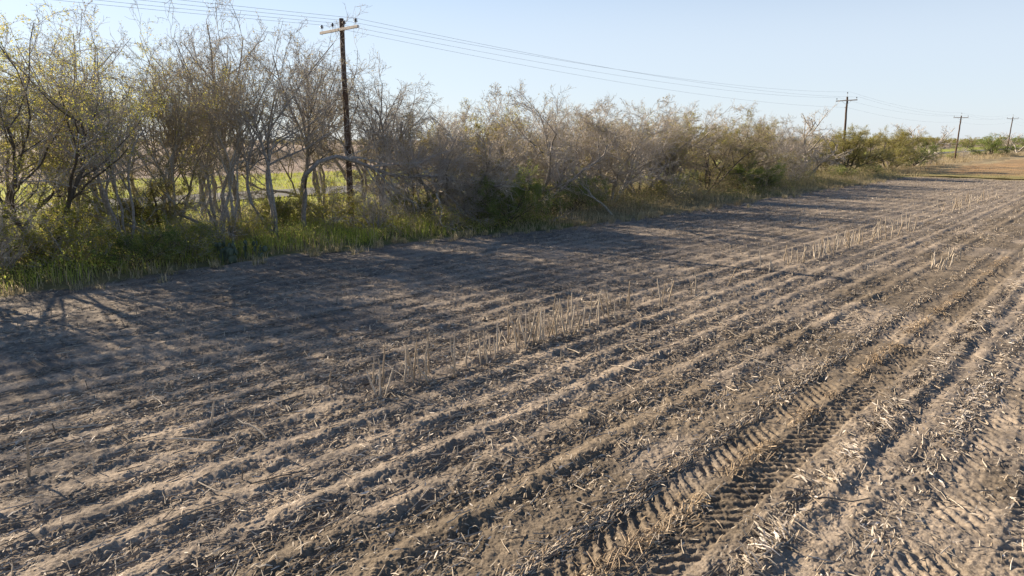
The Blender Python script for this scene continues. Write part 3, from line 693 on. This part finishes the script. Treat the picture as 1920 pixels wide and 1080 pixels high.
# ------------------------------------------------------------------ power line
def lathe(prof, n=12):
    V = [(r * math.cos(2 * math.pi * i / n), r * math.sin(2 * math.pi * i / n), z) for r, z in prof for i in range(n)]
    F = [(j * n + i, j * n + (i + 1) % n, (j + 1) * n + (i + 1) % n, (j + 1) * n + i) for j in range(len(prof) - 1) for i in range(n)]
    return np.array(V), np.array(F)
def boxv(x0, x1, y0, y1, z0, z1):
    V = np.array([(x, y, z) for x in (x0, x1) for y in (y0, y1) for z in (z0, z1)], float)
    F = np.array([(0, 1, 3, 2), (4, 6, 7, 5), (0, 4, 5, 1), (2, 3, 7, 6), (0, 2, 6, 4), (1, 5, 7, 3)]); return V, F
INS = [(0, .30), (.035, .30), (.045, .275), (.028, .262), (.03, .25), (.085, .235), (.09, .222), (.035, .21), (.035, .19), (.095, .172), (.10, .158), (.035, .148), (.03, .12), (.0, .12)]
def pole(x, y, top, arm_z, arm_len, ins_x, label, arm_mat, toppin, neutral, tilt=(0, 0), lean_y=0):
    g = np.random.default_rng(int(y) + 100)
    root = empty('utility_pole', (x, y, 0)); tag(root, label, 'utility pole', 'wooden utility poles'); root.rotation_euler = (tilt[0], tilt[1], 0)
    P = np.zeros((1, 16, 3)); P[0, :, 2] = np.linspace(-.4, top, 16); P[0, 1:-1, :2] += g.normal(0, .012, (14, 2))
    V, F = tubes(P, np.linspace(.18, .115, 16)[None], 14)
    nV = len(V); cap = np.array([[V[-14 + i, 0], V[-14 + i, 1], top] for i in range(14)])
    V2, F2 = lathe([(.115, top - .002), (.10, top + .012), (0, top + .015)], 14)
    V, F = join([(V, F), (V2, F2)]); mesh_np('shaft', V, F, M['wood'], root, smooth=True)
    hl = arm_len / 2; yo = -.19
    V, F = boxv(-hl, hl, yo - .05, yo + .05, arm_z - .065, arm_z + .065); arm = mesh_np('crossarm', V, F, arm_mat, root)
    bv = arm.modifiers.new('bevel', 'BEVEL'); bv.width = .008
    pts = []
    for sx in (-1, 1):
        Pb = np.array([[[0, yo + .07, arm_z - .55], [sx * hl * .5, yo + .06, arm_z - .02]]]); Pb = np.repeat(Pb, 1, 0)
        V, F = tubes(Pb, np.full((1, 2), .012), 5)
        if toppin: mesh_np('brace', V, F, M['steel'], root)
    for ix in ins_x:
        V, F = lathe([(a * .9, b) for a, b in INS]); V = V * [1.15, 1.15, 1] + [ix, yo, arm_z + .08]
        o = mesh_np('insulator', V, F, M['insulator'], root, smooth=True)
        V, F = tubes(np.array([[[ix, yo, arm_z - .12], [ix, yo, arm_z + .22]]], float), np.full((1, 2), .012), 6); mesh_np('pin', V, F, M['steel'], o)
        pts.append((x + ix, y + yo, arm_z + .385))
    if toppin:
        V, F = lathe(INS); V = V + [0, 0, top + .3]; o = mesh_np('insulator', V, F, M['insulator'], root, smooth=True)
        V, F = tubes(np.array([[[0, .0, top - .2], [0, 0, top + .44]]], float), np.full((1, 2), .02), 6); mesh_np('pin', V, F, M['steel'], o)
        pts.append((x, y, top + .61))
    if neutral:
        V, F = lathe([(.0, -.05), (.05, -.05), (.03, 0), (.05, .05), (0, .05)]); V = V + [-.19, 0, neutral]; mesh_np('spool', V, F, M['insulator'], root, smooth=True)
        pts.append((x - .2, y, neutral))
    # bolts and a strap
    V, F = lathe([(.0, .0), (.03, .0), (.03, .03), (0, .03)], 8); V = V[:, [0, 2, 1]] * [1, -1, 1] + [0, yo - .05, arm_z]; mesh_np('bolt', V, F, M['steel'], root)
    return pts
a = pole(-31, 20.94, 10.55, 10.0, 3.35, (-1.5, -.52, .52, 1.5), 'nearest utility pole, dark wood with a bleached crossarm carrying four insulators', M['arm'], False, 0)
b = pole(-31, 100.15, 10.24, 9.75, 2.7, (-1.25, 1.25), 'second utility pole from the left, reddish dark wood, above the olive trees', M['armdark'], True, 8.85, tilt=(0, R(-1.6)))
c = pole(-31, 172.5, 9.53, 9.15, 2.7, (-1.25, 1.25), 'third utility pole from the left, leaning a little, standing in pale grass', M['armdark'], True, 8.3, tilt=(0, R(1.0)))
d = pole(-31, 241.7, 10.95, 10.4, 2.7, (-1.25, 1.25), 'farthest utility pole, next to the big round bush', M['armdark'], True, 9.5, tilt=(0, R(1.6)))
# a: [l2,l1,r1,r2]; others: [left, right, top, neutral]
prev = [(-31 + q, -56, 10.35) for q in (-1.5, -.52, .52, 1.5)]
nxt = [(-31 + q, 312, zz) for q, zz in ((-1.25, 10.4), (1.25, 10.4), (0, 11), (-.2, 9.5))]
chains = [('outer left wire of the power line, carried on the far end of the crossarms', [prev[0], a[0], b[3], c[3], d[3], nxt[3]]),
          ('inner left wire of the power line, second from the far end of the nearest crossarm', [prev[1], a[1], b[0], c[0], d[0], nxt[0]]),
          ('inner right wire of the power line, just right of the nearest pole top', [prev[2], a[2], b[2], c[2], d[2], nxt[2]]),
          ('outer right wire of the power line, uppermost of the four in the photo', [prev[3], a[3], b[1], c[1], d[1], nxt[1]])]
for lab, ch in chains:
    pts = []
    for p, q in zip(ch[:-1], ch[1:]):
        p, q = np.array(p), np.array(q); L = np.linalg.norm(q - p); t = np.linspace(0, 1, 24)[:, None]
        s = p + (q - p) * t; s[:, 2] -= (4 * .85 * (L / 78) ** 2) * (t * (1 - t))[:, 0]; pts.append(s[:-1])
    pts.append(np.array([ch[-1]])); P = np.vstack(pts)[None]
    V, F = tubes(P, np.full((1, P.shape[1]), .0065), 5); o = mesh_np('power_wire', V, F, M['wire']); tag(o, lab, 'power line', 'wires of the power line')

# ------------------------------------------------------------------ standing stalks (each one a thing)
def stalk_proto(seed, leaf):
    g = np.random.default_rng(seed); K = 7; P = np.zeros((1, K, 3)); P[0, :, 2] = np.linspace(-.05, 1, K); P[0, 1:, :2] = np.cumsum(g.normal(0, .012, (K - 1, 2)), 0)
    rr = np.linspace(.0185, .0125, K); rr[2] *= 1.25; rr[4] *= 1.2
    V, F = tubes(P, rr[None], 6); parts = [(V, F)]
    tp = P[0, -1]
    for k in range(3):                                                # split, frayed top
        e = tp + np.array([g.normal(0, .012), g.normal(0, .012), g.uniform(.02, .06)]); parts.append(tubes(np.array([[tp - [0, 0, .02], e]]), np.array([[.006, .002]]), 4))
    if leaf:
        z0 = g.uniform(.3, .6); s = P[0, 3]; a = g.uniform(0, 6.28); dv = np.array([math.cos(a), math.sin(a), 0]); sv = np.array([-dv[1], dv[0], 0]) * .013
        L = [s, s + dv * .07 + [0, 0, .03], s + dv * .13 + [0, 0, -.08], s + dv * .15 + [0, 0, -.22]]
        V = np.vstack([[p - sv, p + sv] for p in L]); F = np.array([(0, 1, 3, 2), (2, 3, 5, 4), (4, 5, 7, 6)]); parts.append((V, F))
    V, F = join(parts); pal = np.array([(.52, .44, .34), (.60, .52, .42), (.44, .35, .25)])[seed % 3]
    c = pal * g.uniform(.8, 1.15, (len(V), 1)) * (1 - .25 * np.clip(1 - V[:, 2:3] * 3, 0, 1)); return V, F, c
SP = [stalk_proto(s, s % 3 == 0) for s in range(7)]; SM = [None] * 7
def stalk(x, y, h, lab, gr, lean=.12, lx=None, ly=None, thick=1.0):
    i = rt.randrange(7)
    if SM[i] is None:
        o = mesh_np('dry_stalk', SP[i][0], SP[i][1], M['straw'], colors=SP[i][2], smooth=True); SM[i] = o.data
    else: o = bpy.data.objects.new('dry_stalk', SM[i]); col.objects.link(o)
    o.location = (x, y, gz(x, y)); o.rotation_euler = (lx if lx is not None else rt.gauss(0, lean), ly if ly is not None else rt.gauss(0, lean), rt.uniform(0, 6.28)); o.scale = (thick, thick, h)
    tag(o, lab, 'stalk', gr)
def row(n, y0, y1, xc, h0, h1, lab, gr, sx=.07, lean=.09, clump=None, thick=1.0, dens=None):
    k = 0
    while k < n:
        y = rt.uniform(y0, y1)
        if dens and rt.random() > dens(y): continue
        x = xc + (rt.gauss(0, sx)) + (.42 if rt.random() < .25 else 0) * -1
        l = .4 if rt.random() < .12 else lean
        stalk(x, y, rt.uniform(h0, h1), lab, gr, lean=l, thick=thick); k += 1
row(16, 7.1, 9.2, -9.72, .55, .82, 'tall dry stalk in the nearest clump of the standing row', 'stalks of the nearest standing clump', sx=.1)
row(3, 6.9, 7.2, -9.75, .45, .7, 'dry stalk at the near end of the standing row, apart from the clump', 'stalks at the near end of the row', lean=.15)
row(8, 9.2, 10.4, -9.8, .45, .7, 'dry stalk in the thin stretch between the two near clumps', 'stalks between the two near clumps')
row(42, 10.2, 13.6, -9.9, .4, .88, 'dry stalk in the dense tangled clump in the middle of the field', 'stalks of the dense middle clump', sx=.13, lean=.13)
row(15, 13.4, 19.6, -9.65, .5, .8, 'dry stalk standing spaced out beyond the dense middle clump', 'stalks spaced out beyond the middle clump', sx=.1, lean=.12)
row(5, 20, 25.5, -9.4, .4, .75, 'lone dry stalk between the middle clump and the far pale clump', 'lone stalks toward the far clump', lean=.15)
row(44, 26.2, 33.6, -9.2, .5, .75, 'pale dry stalk in the dense far clump of the standing row', 'stalks of the dense far clump', sx=.14, thick=1.15)
row(16, 33.5, 41, -8.95, .6, .9, 'pale dry stalk in the loose group just beyond the dense far clump', 'stalks just beyond the far clump', sx=.2, thick=1.25, lean=.15)
row(12, 27.8, 31.6, -5.0, .35, .6, 'pale dry stalk in the short group right of the standing row', 'stalks of the short right group', sx=.06, thick=1.25)
row(24, 50, 66, -9.2, .5, .9, 'pale dry stalk in the farthest group near the end of the field', 'stalks of the farthest group', sx=.3, thick=1.5, lean=.15)
row(14, 12, 17, -10.9, .25, .45, 'short dry stalk behind the dense middle clump', 'short stalks behind the middle clump', sx=.3)
for x, y, h, lx, ly, lab in [(-10.72, 4.35, .5, -.1, .25, 'lone dry stalk standing left of the near clump in the lit earth'),
                             (-10.84, 1.85, .55, 0, .1, 'tall dry stalk standing near the left edge of the photo'),
                             (-10.2, 1.3, .75, 0, .3, 'leaning dry stalk at the left edge of the photo'),
                             (-7.0, 8.52, .3, 0, .05, 'short lone stalk standing below the middle clump'),
                             (-10.9, 6.7, .3, 0, .2, 'short slanting stalk left of the near end of the standing row'),
                             (-10.0, 4.2, .75, -1.2, .5, 'dry stalk lying propped up left of the near clump'),
                             (-9.6, 4.7, .7, -1.35, .3, 'dry stalk lying nearly flat in front of the propped one')]:
    stalk(x, y, h, lab, None, lx=lx, ly=ly)

# ------------------------------------------------------------------ crop residue
def residue():
    g = np.random.default_rng(77)
    def pts(n, xr, yr, dens=None):
        x = g.uniform(*xr, n); y = g.uniform(*yr, n)
        if dens is not None:
            k = g.random(n) < dens(x, y); x, y = x[k], y[k]
        return x, y
    furrow = lambda x: .5 - .5 * np.cos(2 * np.pi * ((x - CREST) / PITCH + .08))
    inv = lambda x, y: (sstep(0, .5, x - edge_x(y)) * sstep(99, 97, y))
    def sticks(x, y, L0, L1, r0, r1, along, cols, lift=.01, tilt=.12, K=3):
        n = len(x); a = np.where(g.random(n) < along, np.pi / 2 + g.normal(0, .22, n), g.uniform(0, np.pi, n)); L = g.uniform(L0, L1, n) * g.uniform(.6, 1.4, n)
        t = g.normal(0, tilt, n); d = np.stack([np.cos(a) * np.cos(t), np.sin(a) * np.cos(t), np.sin(t)], 1)
        u = np.linspace(-.5, .5, K)
        P = np.stack([x, y, np.zeros(n)], 1)[:, None] + d[:, None] * (L[:, None] * u[None])[..., None]
        P[:, :, :2] += g.normal(0, .012, (n, K, 2)) * (L[:, None, None] * 2)
        zs = height(P[..., 0].ravel(), P[..., 1].ravel()).reshape(n, K); m = zs.mean(1, keepdims=True)
        P[..., 2] += np.maximum(zs, m) * .6 + m * .4 + lift
        rr = g.uniform(r0, r1, n)[:, None] * np.linspace(1, .75, K)[None]; V, F = tubes(P, rr, 4)
        c = np.array(cols)[g.integers(0, len(cols), n)] * g.uniform(.7, 1.25, (n, 1)); return V, F, np.repeat(c, K * 4, 0)
    def flakes(x, y, L0, L1, w0, w1, along, cols, lift=.012, curl=.5, da=None):
        n = len(x); a = np.where(g.random(n) < along, np.pi / 2 + g.normal(0, .35, n), g.uniform(0, 2 * np.pi, n)) if da is None else da + g.normal(0, .25, n)
        L = g.uniform(L0, L1, n); w = g.uniform(w0, w1, n); d = np.stack([np.cos(a), np.sin(a), g.normal(0, .25, n)], 1); s = np.stack([-np.sin(a), np.cos(a), g.normal(0, .45, n)], 1) * w[:, None] * .5
        z = height(x, y) + lift; c0 = np.stack([x, y, z], 1); up = np.array([0, 0, 1.]) * (L * curl * g.uniform(-.1, .35, n))[:, None]
        A = c0 - d * L[:, None] * .5; B = c0 + up; C = c0 + d * L[:, None] * .5
        V = np.stack([A - s * .5, A + s * .6, B + s, B - s, C + s * .5, C - s * .3], 1).reshape(-1, 3)
        i = np.arange(n)[:, None] * 6; F = np.concatenate([i + np.array([[0, 1, 2, 3]]), i + np.array([[3, 2, 4, 5]])], 1).reshape(-1, 4)
        c = np.array(cols)[g.integers(0, len(cols), n)] * g.uniform(.7, 1.25, (n, 1)); return V, F, np.repeat(c, 6, 0)
    DULL = [(.24, .205, .165), (.31, .265, .215), (.19, .16, .13)]; PALE = [(.48, .41, .32), (.56, .49, .40), (.42, .34, .25)]; WHITE = [(.70, .63, .55), (.62, .54, .46)]; GOLD = [(.42, .31, .19), (.48, .37, .25), (.36, .27, .18)]
    out = []
    intrack = lambda x: np.maximum(sstep(.68, .55, np.abs(x + 3.7)), .6 * sstep(.75, .6, np.abs(x + .75)))
    near = lambda x, y: inv(x, y) * sstep(26, 14, np.hypot(x, y)) * (.25 + .75 * furrow(x)) * (.45 + .55 * sstep(-.4, .4, rot_noise(x, y, .8, 120))) * (1 - .8 * intrack(x)) * (1 - .45 * sstep(-2.6, -2.3, x))
    for xr, yr, n in (((-14, .5), (-1, 22), 1),):
        x, y = pts(70000, xr, yr, near); out.append(flakes(x, y, .03, .10, .008, .02, .4, DULL + PALE))
        x, y = pts(32000, xr, yr, near); out.append(flakes(x, y, .05, .17, .006, .018, .45, PALE, lift=.022))
        x, y = pts(3000, xr, yr, near); out.append(flakes(x, y, .05, .16, .010, .026, .4, WHITE, lift=.03))
        x, y = pts(12000, xr, yr, near); out.append(sticks(x, y, .12, .42, .005, .010, .65, DULL + PALE, lift=.022))
        x, y = pts(7000, xr, yr, near); out.append(sticks(x, y, .08, .24, .004, .008, .4, PALE, lift=.02))
        x, y = pts(700, xr, yr, near); out.append(sticks(x, y, .35, .8, .009, .015, .75, DULL + PALE[:1], lift=.03, tilt=.06, K=5))
    x, y = pts(14000, (-16, -6), (0, 26), lambda x, y: inv(x, y) * furrow(x) ** 2 * sstep(-.2, .4, rot_noise(x, y, 1.0, 93))); out.append(sticks(x, y, .15, .6, .004, .008, .93, DULL, lift=.012, tilt=.04, K=4))
    # middle and far field: larger, sparser pieces
    mid = lambda x, y: inv(x, y) * (1 - .6 * intrack(x)) * (.25 + .75 * furrow(x)) * sstep(9, 14, np.hypot(x, y)) * (.4 + .6 * sstep(-.5, .4, rot_noise(x, y, 2.3, 92)))
    x, y = pts(100000, (-25, 4), (3, 45), mid); out.append(flakes(x, y, .06, .16, .015, .03, .4, DULL + PALE[2:]))
    x, y = pts(26000, (-22, 4), (3, 45), mid); out.append(sticks(x, y, .12, .35, .005, .009, .5, DULL + PALE, K=2))
    x, y = pts(50000, (-24, 16), (38, 99), lambda x, y: inv(x, y) * (.25 + .75 * furrow(x))); out.append(flakes(x, y, .10, .28, .02, .045, .5, PALE + DULL))
    # husk heaps in the wheel-track edge, gold straw along the lug centre, dull straw beside it
    def strip(n, xc, sx, y0, y1, th=.0, s=94):
        y = y0 + (y1 - y0) * g.random(n) ** 1.25; x = xc + g.normal(0, sx, n) + .04 * noise(y / .8, y * 0, 95); k = rot_noise(x * 0 + xc, y, .55, s) > th; return x[k], y[k]
    x, y = strip(2000, -2.70, .10, 5, 34, .12); out.append(flakes(x, y, .08, .26, .009, .026, 0, WHITE + PALE + DULL[:1], lift=.045, da=-.55))
    x, y = strip(450, -2.76, .07, 5, 26, -.1, 96); out.append(sticks(x, y, .15, .45, .006, .012, .9, DULL, lift=.05))
    x, y = strip(4200, -3.72, .10, 4.5, 34, .1, 97); out.append(flakes(x, y, .06, .22, .006, .018, .55, GOLD + PALE[:1], lift=.035))
    x, y = strip(900, -3.72, .10, 4.5, 25, .1, 98); out.append(sticks(x, y, .12, .32, .004, .009, .6, GOLD, lift=.05, tilt=.3))
    x, y = strip(3600, -4.38, .07, 4.5, 34, -.5, 99); out.append(flakes(x, y, .06, .2, .006, .018, .85, GOLD[2:] + PALE, lift=.015))
    x, y = strip(600, -4.38, .06, 4.5, 24, -.4, 100); out.append(sticks(x, y, .15, .5, .005, .010, .92, DULL + GOLD[2:] + PALE, lift=.012, tilt=.05))
    x, y = strip(2400, -1.75, .16, 6, 30, -.1, 101); out.append(flakes(x, y, .05, .18, .01, .024, .3, PALE + WHITE, lift=.02))
    x, y = strip(2000, -.45, .3, 7, 30, -.1, 102); out.append(flakes(x, y, .05, .16, .01, .02, .3, PALE, lift=.02))
    V, F, C, o = [], [], [], 0
    for v, f, c in out: V.append(v); F.append(f + o); C.append(c); o += len(v)
    ob = mesh_np('crop_residue', np.vstack(V), np.vstack(F), M['straw'], colors=np.vstack(C)); tag(ob, 'chopped stalks, husks and straw strewn over the ploughed earth', 'crop residue', kind='stuff')
    # short cut stubs, far past counting
    n = 5200; x = CREST + PITCH * (g.integers(-22, 8, n) + .5) + g.normal(0, .05, n); y = g.uniform(2, 98, n); k = (rot_noise(x, y, 1.6, 111) > -.1) & (in_field(x, y) > .9) & (x > -24) & (g.random(n) < np.where(x > -6.8, .25, .8)) ; x, y = x[k], y[k]; n = len(x)
    h = g.uniform(.05, .22, n); P = np.zeros((n, 2, 3)); z = height(x, y); P[:, 0] = np.stack([x, y, z - .02], 1); P[:, 1] = np.stack([x + g.normal(0, .15, n) * h, y + g.normal(0, .15, n) * h, z + h], 1)
    V, F = tubes(P, g.uniform(.006, .011, n)[:, None] * np.ones((1, 2)), 4); c = np.repeat(np.array(PALE + DULL)[g.integers(0, 6, n)], 8, 0)
    ob = mesh_np('cut_stubble', V, F, M['straw'], colors=c); tag(ob, 'short cut stubs standing in rows across the field', 'stubble', kind='stuff')
residue()
